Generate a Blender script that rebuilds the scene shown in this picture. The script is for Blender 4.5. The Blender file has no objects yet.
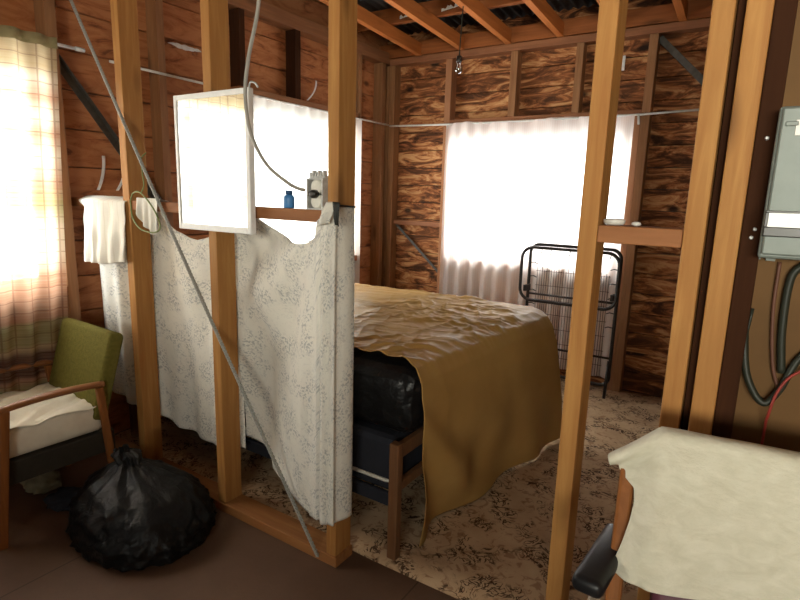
import bpy, bmesh, math, random
from mathutils import Vector, Matrix, noise
random.seed(7)
PI = math.pi
sc = bpy.context.scene
COL = sc.collection

# ------------------------------------------------------------------ camera
cam_d = bpy.data.cameras.new('camera'); cam = bpy.data.objects.new('camera', cam_d); COL.objects.link(cam)
FPX = 543.0
cam_d.sensor_fit = 'HORIZONTAL'; cam_d.sensor_width = 36.0; cam_d.lens = FPX * 36.0 / 800.0
cam_d.clip_start = 0.05
pitch, yaw, roll = math.radians(10.9), math.radians(32.76), math.radians(1.7)
f0 = Vector((-math.sin(yaw), math.cos(yaw), 0)); r0 = Vector((math.cos(yaw), math.sin(yaw), 0)); u0 = Vector((0, 0, 1))
fw = f0 * math.cos(pitch) - u0 * math.sin(pitch); uu = u0 * math.cos(pitch) + f0 * math.sin(pitch)
rr = r0 * math.cos(roll) + uu * math.sin(roll); u2 = uu * math.cos(roll) - r0 * math.sin(roll)
M = Matrix(((rr.x, u2.x, -fw.x, 0), (rr.y, u2.y, -fw.y, 0), (rr.z, u2.z, -fw.z, 1.5), (0, 0, 0, 1)))
cam.matrix_world = M
sc.camera = cam

# ------------------------------------------------------------------ world, daylight, exposure
w = bpy.data.worlds.new('world'); sc.world = w; w.use_nodes = True
bg = w.node_tree.nodes['Background']; bg.inputs[0].default_value = (0.86, 0.93, 1.0, 1); bg.inputs[1].default_value = 2.0
def area_lamp(name, loc, rot, sx, sy, power, col=(1, 1, 1)):
    l = bpy.data.lights.new(name, 'AREA'); l.shape = 'RECTANGLE'; l.size = sx; l.size_y = sy; l.energy = power; l.color = col
    o = bpy.data.objects.new(name, l); COL.objects.link(o); o.location = loc; o.rotation_euler = rot
    return o
# overcast daylight outside the left and back windows, shining in through glass and curtain
area_lamp('daylight_left_front', (-3.75, 0.72, 1.75), (0, -PI / 2, 0), 1.9, 1.9, 270)
area_lamp('daylight_left_back', (-3.75, 3.35, 1.75), (0, -PI / 2, 0), 1.9, 1.8, 240)
area_lamp('daylight_back', (-1.6, 5.15, 1.75), (-PI / 2, 0, 0), 2.1, 1.9, 190)
area_lamp('front_fill', (1.0, -4.3, 1.4), (PI / 2, 0, 0), 3.4, 2.0, 1050, (1, .93, .80))  # added warm fill lamp behind the camera, brightens the partition from in front
sc.view_settings.view_transform = 'Standard'; sc.view_settings.look = 'None'
sc.view_settings.exposure = 0.0; sc.view_settings.gamma = 1.0; sc.view_settings.use_curve_mapping = False
try:
    sc.cycles.use_denoising = True
    sc.cycles.max_bounces = 10; sc.cycles.transparent_max_bounces = 24; sc.cycles.sample_clamp_indirect = 6
except Exception:
    pass

# ------------------------------------------------------------------ material helpers
class NT:
    def __init__(s, name, rough=.7, spec=.3):
        s.m = bpy.data.materials.new(name); s.m.use_nodes = True
        s.t = s.m.node_tree; s.n = s.t.nodes; s.b = s.n['Principled BSDF']
        s.b.inputs['Roughness'].default_value = rough
        s.b.inputs['Specular IOR Level'].default_value = spec
        s.out = s.n['Material Output']
    def node(s, typ, **k):
        nd = s.n.new(typ)
        for a, v in k.items(): setattr(nd, a, v)
        return nd
    def link(s, a, b): s.t.links.new(a, b)
    def setin(s, sock, v):
        if hasattr(v, 'links') or hasattr(v, 'is_linked'): s.link(v, sock)
        elif isinstance(v, (tuple, list)) and len(v) == 3 and sock.type == 'RGBA': sock.default_value = (*v, 1)
        else: sock.default_value = v
    def coord(s, which='Object', scale=(1, 1, 1), rand=False, loc=(0, 0, 0)):
        tc = s.node('ShaderNodeTexCoord'); v = tc.outputs[which]
        if rand:
            oi = s.node('ShaderNodeObjectInfo'); ml = s.node('ShaderNodeMath', operation='MULTIPLY'); s.link(oi.outputs['Random'], ml.inputs[0]); ml.inputs[1].default_value = 37.0
            ad = s.node('ShaderNodeVectorMath', operation='ADD'); s.link(v, ad.inputs[0]); s.link(ml.outputs[0], ad.inputs[1]); v = ad.outputs[0]
        mp = s.node('ShaderNodeMapping'); s.link(v, mp.inputs['Vector']); mp.inputs['Scale'].default_value = scale; mp.inputs['Location'].default_value = loc
        return mp.outputs[0]
    def noise(s, vec, scale=1, detail=4, rough=.55, dist=0):
        nd = s.node('ShaderNodeTexNoise'); s.link(vec, nd.inputs['Vector']); nd.inputs['Scale'].default_value = scale
        nd.inputs['Detail'].default_value = detail; nd.inputs['Roughness'].default_value = rough; nd.inputs['Distortion'].default_value = dist
        return nd.outputs['Fac']
    def vor(s, vec, scale=1, feature='F1', out='Distance', rnd=1):
        nd = s.node('ShaderNodeTexVoronoi', feature=feature); s.link(vec, nd.inputs['Vector']); nd.inputs['Scale'].default_value = scale; nd.inputs['Randomness'].default_value = rnd
        return nd.outputs[out]
    def ramp(s, fac, stops, interp='LINEAR'):
        nd = s.node('ShaderNodeValToRGB'); s.link(fac, nd.inputs[0]); e = nd.color_ramp.elements; nd.color_ramp.interpolation = interp
        while len(e) < len(stops): e.new(.5)
        for i, (p, c) in enumerate(stops):
            e[i].position = p
            if not isinstance(c, (tuple, list)): c = (c, c, c)
            e[i].color = (*c, 1)
        return nd.outputs['Color']
    def math(s, op, a, b=0.0, c=None):
        nd = s.node('ShaderNodeMath', operation=op); s.setin(nd.inputs[0], a); s.setin(nd.inputs[1], b)
        if c is not None: s.setin(nd.inputs[2], c)
        return nd.outputs[0]
    def mix(s, fac, a, b, mode='MIX'):
        nd = s.node('ShaderNodeMix', data_type='RGBA', blend_type=mode)
        s.setin(nd.inputs[0], fac); s.setin(nd.inputs[6], a); s.setin(nd.inputs[7], b)
        return nd.outputs[2]
    def sep(s, vec):
        nd = s.node('ShaderNodeSeparateXYZ'); s.link(vec, nd.inputs[0]); return nd.outputs
    def bump(s, h, strength=.3, dist=.01):
        nd = s.node('ShaderNodeBump'); s.link(h, nd.inputs['Height']); nd.inputs['Strength'].default_value = strength; nd.inputs['Distance'].default_value = dist
        s.link(nd.outputs[0], s.b.inputs['Normal']); return nd.outputs[0]
    def color(s, c): s.setin(s.b.inputs['Base Color'], c); return s

def plain(name, col, rough=.6, metal=0, spec=.3, var=.12, bump=0, scale=30):
    t = NT(name, rough, spec); t.b.inputs['Metallic'].default_value = metal
    v = t.coord('Object'); n = t.noise(v, scale, 5)
    lo = tuple(x * (1 - var) for x in col); hi = tuple(min(1, x * (1 + var)) for x in col)
    t.color(t.ramp(n, [(.3, lo), (.7, hi)]))
    if bump: t.bump(n, bump, .004)
    return t.m

def wood(name, light, dark, axis='Z', rough=.65, knots=.6, spec=.25):
    t = NT(name, rough, spec)
    sc1 = {'X': (1.6, 22, 22), 'Y': (22, 1.6, 22), 'Z': (22, 22, 1.6)}[axis]
    sc2 = {'X': (2.2, 7, 7), 'Y': (7, 2.2, 7), 'Z': (7, 7, 2.2)}[axis]
    v1 = t.coord('Object', sc1, True); v2 = t.coord('Object', sc2, True)
    g = t.noise(v1, 1.6, 6, .6, .6); big = t.noise(v2, .7, 3)
    c = t.ramp(g, [(.25, dark), (.5, tuple((a + b) / 2 for a, b in zip(light, dark))), (.68, light)])
    c = t.mix(t.math('MULTIPLY', big, .55), c, tuple(x * .62 for x in light))
    k = t.vor(v2, 1.0)
    kd = t.ramp(k, [(.07, 1.0), (.22, 0.0)])
    c = t.mix(t.math('MULTIPLY', kd, knots), c, tuple(x * .3 for x in dark))
    t.color(c); t.bump(g, .25, .003)
    return t.m

STUD = wood('stud_pine', (.48, .24, .070), (.31, .12, .029))
STUDX = wood('pine_across', (.36, .15, .058), (.24, .09, .03), 'X')
STUDY = wood('pine_rafter', (.58, .195, .048), (.40, .12, .028), 'Y')
PURL = wood('purlin_pine', (.36, .115, .03), (.21, .06, .015), 'X')
OLDZ = wood('wall_stud_pine', (.38, .19, .085), (.22, .095, .04))
OLDX = wood('wall_header_pine', (.34, .14, .065), (.2, .08, .035), 'X')
OLDY = wood('wall_plate_pine', (.34, .15, .065), (.2, .08, .035), 'Y')
JAMB = wood('window_jamb_pine', (.42, .2, .10), (.3, .13, .06))
DARKSTUD = wood('dark_board', (.06, .022, .009), (.03, .011, .005), knots=.2, rough=.85, spec=.1)  # dark brown wood, also used for the shade strip between two studs
SOLE = wood('sole_plate_pine', (.40, .18, .06), (.25, .09, .03), 'X')
CHWOOD = wood('chair_teak', (.30, .115, .035), (.18, .06, .018), 'Y', .4, .1, .4)
CHWOODZ = wood('chair_teak_upright', (.30, .11, .03), (.18, .06, .016), 'Z', .6, .1, .15)
BEDW = wood('bed_wood', (.20, .095, .042), (.12, .05, .022), 'Z', .5, .2)

def boards_mat(name, axis, h, tan, mid, dark, heavy):
    t = NT(name, .75, .2)
    co = t.coord('Object'); xyz = t.sep(co)
    row = t.math('FLOOR', t.math('DIVIDE', xyz[2], h))
    wn = t.node('ShaderNodeTexWhiteNoise', noise_dimensions='1D'); t.link(row, wn.inputs['W'])
    tone = wn.outputs['Value']
    off = t.math('MULTIPLY', tone, 9.0)
    cb = t.node('ShaderNodeCombineXYZ')
    al = xyz[0] if axis == 'X' else xyz[1]
    t.link(t.math('ADD', t.math('MULTIPLY', al, 3.3), off), cb.inputs[0]); t.link(t.math('MULTIPLY', xyz[2], 13.0), cb.inputs[2]); t.link(off, cb.inputs[1])
    v = cb.outputs[0]
    n = t.noise(v, 1.0, 6, .66, 1.3)
    cb2 = t.node('ShaderNodeCombineXYZ'); t.link(t.math('MULTIPLY', al, 3.0), cb2.inputs[0]); t.link(t.math('MULTIPLY', xyz[2], 55.0), cb2.inputs[2]); t.link(off, cb2.inputs[1])
    fine = t.noise(cb2.outputs[0], 1.2, 5, .6, .3)
    c = t.ramp(n, [(.36 + heavy, dark), (.44 + heavy, tuple(.4 * a + .6 * b for a, b in zip(mid, dark))), (.49 + heavy, mid), (.60 + heavy * .6, tan)])
    c = t.mix(t.math('MULTIPLY', fine, .3), c, tuple(.7 * x for x in mid))
    c = t.mix(t.math('MULTIPLY', tone, .3), c, tuple(.55 * x for x in mid))
    cb3 = t.node('ShaderNodeCombineXYZ'); t.link(t.math('MULTIPLY', al, 2.6), cb3.inputs[0]); t.link(t.math('MULTIPLY', xyz[2], 4.6), cb3.inputs[2]); t.link(off, cb3.inputs[1])
    k = t.ramp(t.vor(cb3.outputs[0], 1.0), [(.07, 1.0), (.15, 0.0)])
    c = t.mix(t.math('MULTIPLY', k, .9), c, dark)
    t.color(c); t.bump(fine, .35, .004)
    return t.m
BOARD_L = boards_mat('left_wall_boards', 'Y', .2, (.50, .21, .085), (.36, .13, .048), (.09, .028, .013), -.06)
BOARD_B = boards_mat('back_wall_slabs', 'X', .16, (.68, .38, .17), (.36, .13, .045), (.014, .006, .004), .03)

def cloth_mat(name, build, transl=.3, transp=0.0, rough=.85, bump=(400, .15)):
    """woven cloth: surface colour plus light let through the weave"""
    t = NT(name, rough, .15)
    uv = t.coord('UV')
    col = build(t, uv); t.color(col)
    nrm = None
    if bump:
        n = t.noise(uv, bump[0] * .02, 4); nrm = t.bump(n, bump[1], .01)
    if transl:
        tr = t.node('ShaderNodeBsdfTranslucent'); t.setin(tr.inputs[0], col)
        if nrm: t.link(nrm, tr.inputs['Normal'])
        mx = t.node('ShaderNodeMixShader'); mx.inputs[0].default_value = transl
        t.link(t.b.outputs[0], mx.inputs[1]); t.link(tr.outputs[0], mx.inputs[2]); o = mx.outputs[0]
        if transp:
            tp = t.node('ShaderNodeBsdfTransparent'); mx2 = t.node('ShaderNodeMixShader'); mx2.inputs[0].default_value = transp
            t.link(o, mx2.inputs[1]); t.link(tp.outputs[0], mx2.inputs[2]); o = mx2.outputs[0]
        t.link(o, t.out.inputs['Surface'])
    return t.m

def floral(t, uv):
    cl = t.ramp(t.noise(uv, 9.0, 3, .55, .4), [(.44, 0.0), (.55, 1.0)])
    pet = t.ramp(t.noise(uv, 95.0, 2, .5, .5), [(.50, 0.0), (.58, 1.0)])
    leaf = t.ramp(t.noise(uv, 60.0, 2, .5, 1.5), [(.58, 0.0), (.64, 1.0)])
    f = t.math('MAXIMUM', t.math('MULTIPLY', t.math('MULTIPLY', cl, pet), 1.0), t.math('MULTIPLY', leaf, .22))
    return t.mix(t.math('MULTIPLY', f, .58), (.90, .88, .81), (.33, .35, .37))
FLORAL = cloth_mat('floral_cotton', floral, .28)
WHITE = cloth_mat('white_cotton', lambda t, uv: t.ramp(t.noise(uv, 9, 4), [(.3, (.84, .83, .77)), (.7, (.88, .87, .82))]), .25)
STRIPE = cloth_mat('striped_white_cotton', lambda t, uv: t.mix(t.math('MULTIPLY', t.ramp(t.math('FRACT', t.math('MULTIPLY', t.sep(uv)[0], 26.0)), [(.78, 0.0), (.86, 1.0)]), .3), (.82, .8, .74), (.62, .56, .45)), .25)
CREAM = cloth_mat('cream_sheet', lambda t, uv: t.ramp(t.noise(uv, 14, 5), [(.3, (.68, .63, .52)), (.7, (.78, .74, .63))]), 0, bump=(900, .2))
TOWELM = cloth_mat('cream_towel', lambda t, uv: t.mix(t.ramp(t.noise(uv, 16, 6, .65, .6), [(.35, 0.0), (.65, 1.0)]), (.58, .55, .43), (.68, .65, .53)), 0, bump=(3500, .35))
SHEER = cloth_mat('sheer_curtain', lambda t, uv: t.mix(t.ramp(t.math('FRACT', t.math('MULTIPLY', t.sep(uv)[0], 60.0)), [(.4, 0.0), (.6, .35)]), (.93, .85, .81), (.85, .72, .66)), .6, .16, bump=None)
SHEER2 = cloth_mat('sheer_cream_curtain', lambda t, uv: t.ramp(t.noise(uv, 3, 3), [(.35, (.84, .80, .72)), (.7, (.90, .87, .81))]), .6, .3, bump=None)
def plaid(t, uv):
    u, v = t.sep(uv)[0], t.sep(uv)[1]
    fv = t.math('DIVIDE', v, 1.75)
    tan, pink, olive, brown, pale = (.60, .47, .27), (.52, .28, .17), (.38, .36, .16), (.11, .05, .035), (.74, .64, .48)
    b = t.ramp(fv, [(0, tan), (.06, tan), (.09, pale), (.14, pink), (.19, pale), (.24, pink), (.30, pale), (.38, pink), (.44, olive), (.5, pale), (.58, pale), (.64, pink), (.70, pink), (.765, pink), (.775, olive), (.835, olive), (.845, tan), (.865, brown), (.925, brown), (.935, pink), (.96, olive), (1, olive)])
    l1 = t.ramp(t.math('FRACT', t.math('MULTIPLY', u, 13.0)), [(.07, 1.0), (.12, 0.0)])
    l2 = t.ramp(t.math('FRACT', t.math('MULTIPLY', v, 17.0)), [(.07, 1.0), (.1, 0.0)])
    sl = t.ramp(t.noise(t.coord('UV', (3, 120, 1)), 1, 3), [(.35, .0), (.75, .45)])
    c = t.mix(sl, b, t.mix(.5, b, (.84, .74, .58)))
    return t.mix(t.math('MULTIPLY', t.math('MAXIMUM', l1, l2), .45), c, (.16, .07, .045))
PLAID = cloth_mat('plaid_curtain_cloth', plaid, .5, .2, bump=None)
HEAD = cloth_mat('olive_heading_tape', lambda t, uv: t.ramp(t.noise(uv, 30, 3), [(.3, (.30, .26, .13)), (.7, (.42, .36, .2))]), .1)
def tarpcol(t, uv):
    c = t.ramp(t.noise(uv, 2.5, 4), [(.3, (.40, .225, .068)), (.7, (.50, .30, .10))])
    return t.mix(t.math('MULTIPLY', t.noise(uv, 26, 5, .7), .25), c, (.32, .185, .055))
TARP = cloth_mat('brown_tarpaulin', tarpcol, .12, rough=.5, bump=(500, .12))
OLIVE = cloth_mat('olive_upholstery', lambda t, uv: t.ramp(t.noise(uv, 60, 3), [(.3, (.115, .10, .019)), (.7, (.16, .142, .03))]), 0, bump=(6000, .4))
def plastic_mat(name='black_plastic', rg=.36, sp=.3):
    t = NT(name, rg, sp)
    v = t.coord('Object'); n1 = t.noise(v, 9, 3, .5, 1.2); n2 = t.noise(v, 30, 3, .6, 1.5)
    t.color(t.ramp(n1, [(.3, (.004, .004, .0045)), (.7, (.007, .007, .0075))]))
    r = t.node('ShaderNodeTexNoise', noise_type='RIDGED_MULTIFRACTAL') if hasattr(bpy.types.ShaderNodeTexNoise, 'noise_type') else None
    h = t.math('ADD', n1, t.math('MULTIPLY', n2, .35)); t.bump(h, .35, .025)
    return t.m
BLACKP = plastic_mat()
BAGP = plastic_mat('black_bag_plastic', .42, .2)
BLACKV = plain('black_vinyl', (.008, .008, .009), .42, 0, .35, .1, .1, 80)
NAVY = plain('dark_ticking', (.016, .017, .024), .8)
PIPING = plain('pale_piping', (.55, .52, .45), .7)
MAROON = plain('maroon_vinyl', (.11, .035, .05), .45, 0, .4)
DKBROWN = plain('dark_webbing', (.03, .025, .018), .8)
WHITEP = plain('white_painted_wood', (.82, .82, .80), .45, 0, .4, .04)
BLACKEDGE = plain('dark_glass_edge', (.02, .02, .02), .4)
GREYM = plain('grey_enamel', (.17, .195, .175), .45, .1, .4, .06)
GALV = plain('galvanised_steel', (.50, .50, .48), .5, .3, .5, .2, .2, 60)
GALVDULL = plain('dull_strap_steel', (.10, .095, .085), .5, .6, .4, .25)
BLKIRON = plain('black_enamelled_tube', (.018, .013, .012), .35, .2, .5)
WIREM = plain('rusty_spring_wire', (.10, .065, .045), .55, .6, .4, .25)
GREENW = plain('green_coated_wire', (.19, .23, .08), .5)
CABLEG = plain('grey_sheathed_cable', (.33, .31, .27), .5)
CABLED = plain('dark_rubber_cable', (.022, .024, .016), .45)
REDW = plain('red_wire', (.25, .03, .02), .5)
RODM = plain('white_curtain_wire', (.72, .72, .70), .4, 0, .4)
BLUEP = plain('blue_bottle_plastic', (.06, .22, .50), .4, 0, .5)
BLUECAP = plain('darker_blue_cap', (.02, .08, .20), .4, 0, .5)
CERAM = plain('white_ceramic', (.62, .60, .55), .35, 0, .5)
BAKEL = plain('dark_bakelite', (.02, .017, .013), .35, 0, .5)
PORC = plain('cream_porcelain', (.72, .70, .62), .35, 0, .5)
PAPER = plain('white_scrap_paper', (.75, .74, .72), .8)
RIBBON = plain('black_ribbon', (.02, .022, .02), .6)
ROOFM = plain('dark_roofing_iron', (.045, .045, .045), .6, .3, .3, .4)
HARDB = plain('ochre_hardboard', (.13, .066, .022), .7, 0, .2, .12, 0, 6)
PLASTER = plain('front_room_lining', (.36, .22, .11), .8, 0, .2, .1, 0, 5)
def glass_mat(name, tint=(1, 1, 1), mixf=.1):
    t = NT(name); tp = t.node('ShaderNodeBsdfTransparent'); tp.inputs[0].default_value = (*tint, 1); gl = t.node('ShaderNodeBsdfGlossy'); gl.inputs['Roughness'].default_value = .02
    mx = t.node('ShaderNodeMixShader'); mx.inputs[0].default_value = mixf
    t.link(tp.outputs[0], mx.inputs[1]); t.link(gl.outputs[0], mx.inputs[2]); t.link(mx.outputs[0], t.out.inputs['Surface']); return t.m
GLASS = glass_mat('window_glass', (.95, .97, .96), .06)
BULBG = glass_mat('clear_bulb_glass', (.8, .8, .8), .25)
METERG = plain('frosted_meter_window', (.68, .69, .66), .25, 0, .5, .12)
def mirror_mat():
    t = NT('mirror_glass', .02); t.b.inputs['Metallic'].default_value = 1
    v = t.coord('Object'); t.color(t.ramp(t.noise(v, 6, 2), [(.3, (.90, .92, .91)), (.7, (.93, .94, .93))])); return t.m
MIRROR = mirror_mat()
def lino_mat():
    t = NT('brown_hardboard_floor', .62, .3)
    v = t.coord('Object'); n = t.noise(v, 3.0, 6, .65); f = t.noise(v, 70, 4, .6)
    c = t.ramp(n, [(.3, (.105, .058, .036)), (.7, (.15, .086, .054))]); c = t.mix(t.math('MULTIPLY', f, .3), c, (.075, .038, .022))
    x = t.sep(v)
    seam = t.ramp(t.math('ABSOLUTE', t.math('ADD', t.math('FRACT', t.math('DIVIDE', t.math('ADD', x[0], 1.55), 1.22)), -.5)), [(.0, 1.0), (.004, 0.0)])
    c = t.mix(t.math('MULTIPLY', seam, .8), c, (.02, .01, .007))
    t.color(c); t.bump(f, .1, .002); return t.m
LINO = lino_mat()
def carpet_mat():
    t = NT('patterned_carpet', .95, .1)
    v = t.coord('Object'); n = t.noise(v, 14, 3, .55, 2.0)
    l = t.ramp(t.math('ABSOLUTE', t.math('ADD', n, -.5)), [(.022, 1.0), (.05, 0.0)])
    big = t.ramp(t.noise(v, 7, 2, .5, .5), [(.47, 0.0), (.55, 1.0)])
    c = t.ramp(t.noise(v, 6, 4), [(.3, (.45, .30, .175)), (.7, (.58, .41, .255))])
    n2 = t.noise(v, 19, 3, .6, 1.2); l2 = t.ramp(n2, [(.55, 0.0), (.62, 1.0)])
    c = t.mix(t.math('MULTIPLY', l2, .55), c, (.20, .085, .04))
    c = t.mix(t.math('MULTIPLY', t.math('MULTIPLY', l, big), .92), c, (.05, .023, .012))
    t.color(c); t.bump(t.noise(v, 220, 2), .3, .004); return t.m
CARPET = carpet_mat()

# ------------------------------------------------------------------ mesh helpers
class MB:
    def __init__(s): s.bm = bmesh.new(); s.uv = s.bm.loops.layers.uv.new('UVMap')
    def box(s, x0, x1, y0, y1, z0, z1, bev=.003, rot=None, at=None):
        vs = [Vector((x, y, z)) for x in (x0, x1) for y in (y0, y1) for z in (z0, z1)]
        if rot is not None: vs = [rot @ v for v in vs]
        if at is not None: vs = [v + Vector(at) for v in vs]
        v = [s.bm.verts.new(p) for p in vs]
        fs = [s.bm.faces.new([v[i] for i in q]) for q in ((0, 1, 3, 2), (4, 6, 7, 5), (0, 4, 5, 1), (2, 3, 7, 6), (0, 2, 6, 4), (1, 5, 7, 3))]
        if bev:
            ed = list({e for f in fs for e in f.edges})
            bmesh.ops.bevel(s.bm, geom=ed, offset=bev, segments=2, affect='EDGES', profile=.5)
        return s
    def beam(s, a, b, wd, th, up=(0, 0, 1), bev=.002):
        """rectangular bar from a to b, wd across, th along up"""
        a, b = Vector(a), Vector(b); d = b - a; L = d.length; z = d.normalized(); x = Vector(up).cross(z)
        if x.length < 1e-4: x = Vector((1, 0, 0))
        x.normalize(); y = z.cross(x); R = Matrix((x, y, z)).transposed()
        return s.box(-wd / 2, wd / 2, -th / 2, th / 2, 0, L, bev, R, a)
    def tube(s, pts, r, n=8, closed=False, taper=None):
        pts = [Vector(p) for p in pts]; N = len(pts); rings = []; prev = None
        for i, p in enumerate(pts):
            if closed: t = pts[(i + 1) % N] - pts[i - 1]
            else: t = pts[min(i + 1, N - 1)] - pts[max(i - 1, 0)]
            t.normalize()
            if prev is None:
                a = Vector((0, 0, 1)) if abs(t.z) < .9 else Vector((1, 0, 0)); nx = t.cross(a).normalized()
            else:
                nx = (prev - t * prev.dot(t)); nx.normalize()
            prev = nx; ny = t.cross(nx); rad = r if taper is None else r * taper(i / (N - 1))
            rings.append([s.bm.verts.new(p + (nx * math.cos(2 * PI * k / n) + ny * math.sin(2 * PI * k / n)) * rad) for k in range(n)])
        for i in range(N if closed else N - 1):
            A, B = rings[i], rings[(i + 1) % N]
            for k in range(n):
                f = s.bm.faces.new((A[k], A[(k + 1) % n], B[(k + 1) % n], B[k])); f.smooth = True
        if not closed:
            s.bm.faces.new(rings[0][::-1]); s.bm.faces.new(rings[-1])
        return s
    def lathe(s, prof, c, n=20, axis='Z'):
        c = Vector(c); rings = []
        for (r, h) in prof:
            ring = []
            for k in range(n):
                a = 2 * PI * k / n; p = Vector((r * math.cos(a), r * math.sin(a), h))
                if axis == 'Y': p = Vector((p.x, -p.z, p.y))
                ring.append(s.bm.verts.new(c + p))
            rings.append(ring)
        for A, B in zip(rings, rings[1:]):
            for k in range(n):
                f = s.bm.faces.new((A[k], A[(k + 1) % n], B[(k + 1) % n], B[k])); f.smooth = True
        s.bm.faces.new(rings[0][::-1]); s.bm.faces.new(rings[-1])
        return s
    def grid(s, fn, nu, nv, su=1.0, sv=1.0, thick=0.0):
        """fn(u, v) -> point; UVs in metres; with thick a second skin and rims"""
        P = [[Vector(fn(i / nu, j / nv)) for j in range(nv + 1)] for i in range(nu + 1)]
        V = [[s.bm.verts.new(p) for p in row] for row in P]
        fs = []
        def face(vs, uvs):
            f = s.bm.faces.new(vs); f.smooth = True
            for l, q in zip(f.loops, uvs): l[s.uv].uv = q
            return f
        W = None
        if thick:
            Nn = [[None] * (nv + 1) for _ in range(nu + 1)]
            for i in range(nu + 1):
                for j in range(nv + 1):
                    du = P[min(i + 1, nu)][j] - P[max(i - 1, 0)][j]; dv = P[i][min(j + 1, nv)] - P[i][max(j - 1, 0)]
                    nn = du.cross(dv); nn = nn.normalized() if nn.length > 1e-9 else Vector((0, 1, 0)); Nn[i][j] = nn
            W = [[s.bm.verts.new(P[i][j] - Nn[i][j] * thick) for j in range(nv + 1)] for i in range(nu + 1)]
        for i in range(nu):
            for j in range(nv):
                q = [(i, j), (i + 1, j), (i + 1, j + 1), (i, j + 1)]
                uvs = [(a / nu * su, b / nv * sv) for a, b in q]
                face([V[a][b] for a, b in q], uvs)
                if W: face([W[a][b] for a, b in q][::-1], uvs[::-1])
        if W:
            rim = [(i, 0) for i in range(nu)] + [(nu, j) for j in range(nv)] + [(i, nv) for i in range(nu, 0, -1)] + [(0, j) for j in range(nv, 0, -1)]
            for a, b in zip(rim, rim[1:] + rim[:1]):
                uvs = [(x[0] / nu * su, x[1] / nv * sv) for x in (b, a, a, b)]
                face([V[b[0]][b[1]], V[a[0]][a[1]], W[a[0]][a[1]], W[b[0]][b[1]]], uvs)
        return s
    def disp(s, fn):
        for v in s.bm.verts: v.co = v.co + Vector(fn(v.co))
        return s
    def sub(s, n):
        bmesh.ops.subdivide_edges(s.bm, edges=s.bm.edges[:], cuts=n, use_grid_fill=True); return s
    def smooth(s):
        for f in s.bm.faces: f.smooth = True
        return s
    def boxuv(s):
        for f in s.bm.faces:
            n = f.normal if f.normal.length else Vector((0, 0, 1)); ax = max(range(3), key=lambda i: abs(n[i])); i, j = [k for k in range(3) if k != ax]
            for l in f.loops: l[s.uv].uv = (l.vert.co[i], l.vert.co[j])
        return s
def world_loc(o):
    v = Vector((0, 0, 0))
    while o is not None: v += o.location; o = o.parent
    return v
def obj(name, mb, mat, parent=None, base=None, local=False, label=None, fixn=True):
    """link the builder as one mesh object; vertices were given in world coordinates unless local"""
    bm = mb.bm
    if fixn: bmesh.ops.recalc_face_normals(bm, faces=bm.faces[:])
    off = Vector((0, 0, 0))
    if not local:
        if parent is not None: off = world_loc(parent)
        elif base is not None: off = Vector(base)
        bmesh.ops.translate(bm, verts=bm.verts[:], vec=-off)
    me = bpy.data.meshes.new(name); bm.to_mesh(me); bm.free(); me.materials.append(mat)
    o = bpy.data.objects.new(name, me); COL.objects.link(o)
    if parent is not None: o.parent = parent
    elif base is not None: o.location = base
    if label: o['label'] = label
    return o
def thing(name, label, cat, loc=(0, 0, 0), rz=0, group=None):
    o = bpy.data.objects.new(name, None); COL.objects.link(o); o.location = loc; o.rotation_euler = (0, 0, rz); o.empty_display_size = .1
    o['label'] = label; o['category'] = cat
    if group: o['group'] = group
    return o
def tag(o, label, cat, group=None):
    o['label'] = label; o['category'] = cat
    if group: o['group'] = group
    return o
def struct(name, mb, mat, parent=None, base=None):
    o = obj(name, mb, mat, parent, base)
    if parent is None: o['kind'] = 'structure'
    return o
def bez(pts, n=10):
    """smooth curve through points (Catmull-Rom)"""
    P = [Vector(p) for p in pts]; P = [P[0] * 2 - P[1]] + P + [P[-1] * 2 - P[-2]]; out = []
    for i in range(1, len(P) - 2):
        for k in range(n):
            t = k / n; a, b, c, d = P[i - 1:i + 3]
            out.append(.5 * ((2 * b) + (c - a) * t + (2 * a - 5 * b + 4 * c - d) * t * t + (3 * b - a - 3 * c + d) * t ** 3))
    out.append(P[-2]); return out
def sstep(a, b, x):
    t = max(0, min(1, (x - a) / (b - a))); return t * t * (3 - 2 * t)
def lerp(a, b, t): return a + (b - a) * t
def nz(x, y, z, s=1.0): return noise.noise(Vector((x * s, y * s, z * s)))
def curve1(pts, x):
    """smooth-step interpolation through (x, y) pairs"""
    if x <= pts[0][0]: return pts[0][1]
    for (a, p), (b, q) in zip(pts, pts[1:]):
        if x <= b: return lerp(p, q, (x - a) / (b - a))
    return pts[-1][1]

# ------------------------------------------------------------------ the shell
XL, YB, XR, YF = -3.15, 4.54, 2.3, -2.3
YP0, YP1 = 1.533, 1.633
def roofz(y): return 2.735 + .06 * (4.45 - y)
struct('floor', MB().box(XL - .2, XR + .2, YF - .2, YB + .2, -.12, 0, 0), LINO)
cpt = MB()
cpt.grid(lambda u, v: (lerp(XL + .01, XR, u), lerp(1.655 + .02 * math.sin(u * 9) + .03 * sstep(.33, .5, u), YB - .03, v), .006), 40, 20, 1, 1, .006)
tag(obj('carpet', cpt, CARPET, base=(-1, 3, 0)), 'worn cream carpet with dark brown squiggle pattern in the bedroom', 'carpet')

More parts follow.
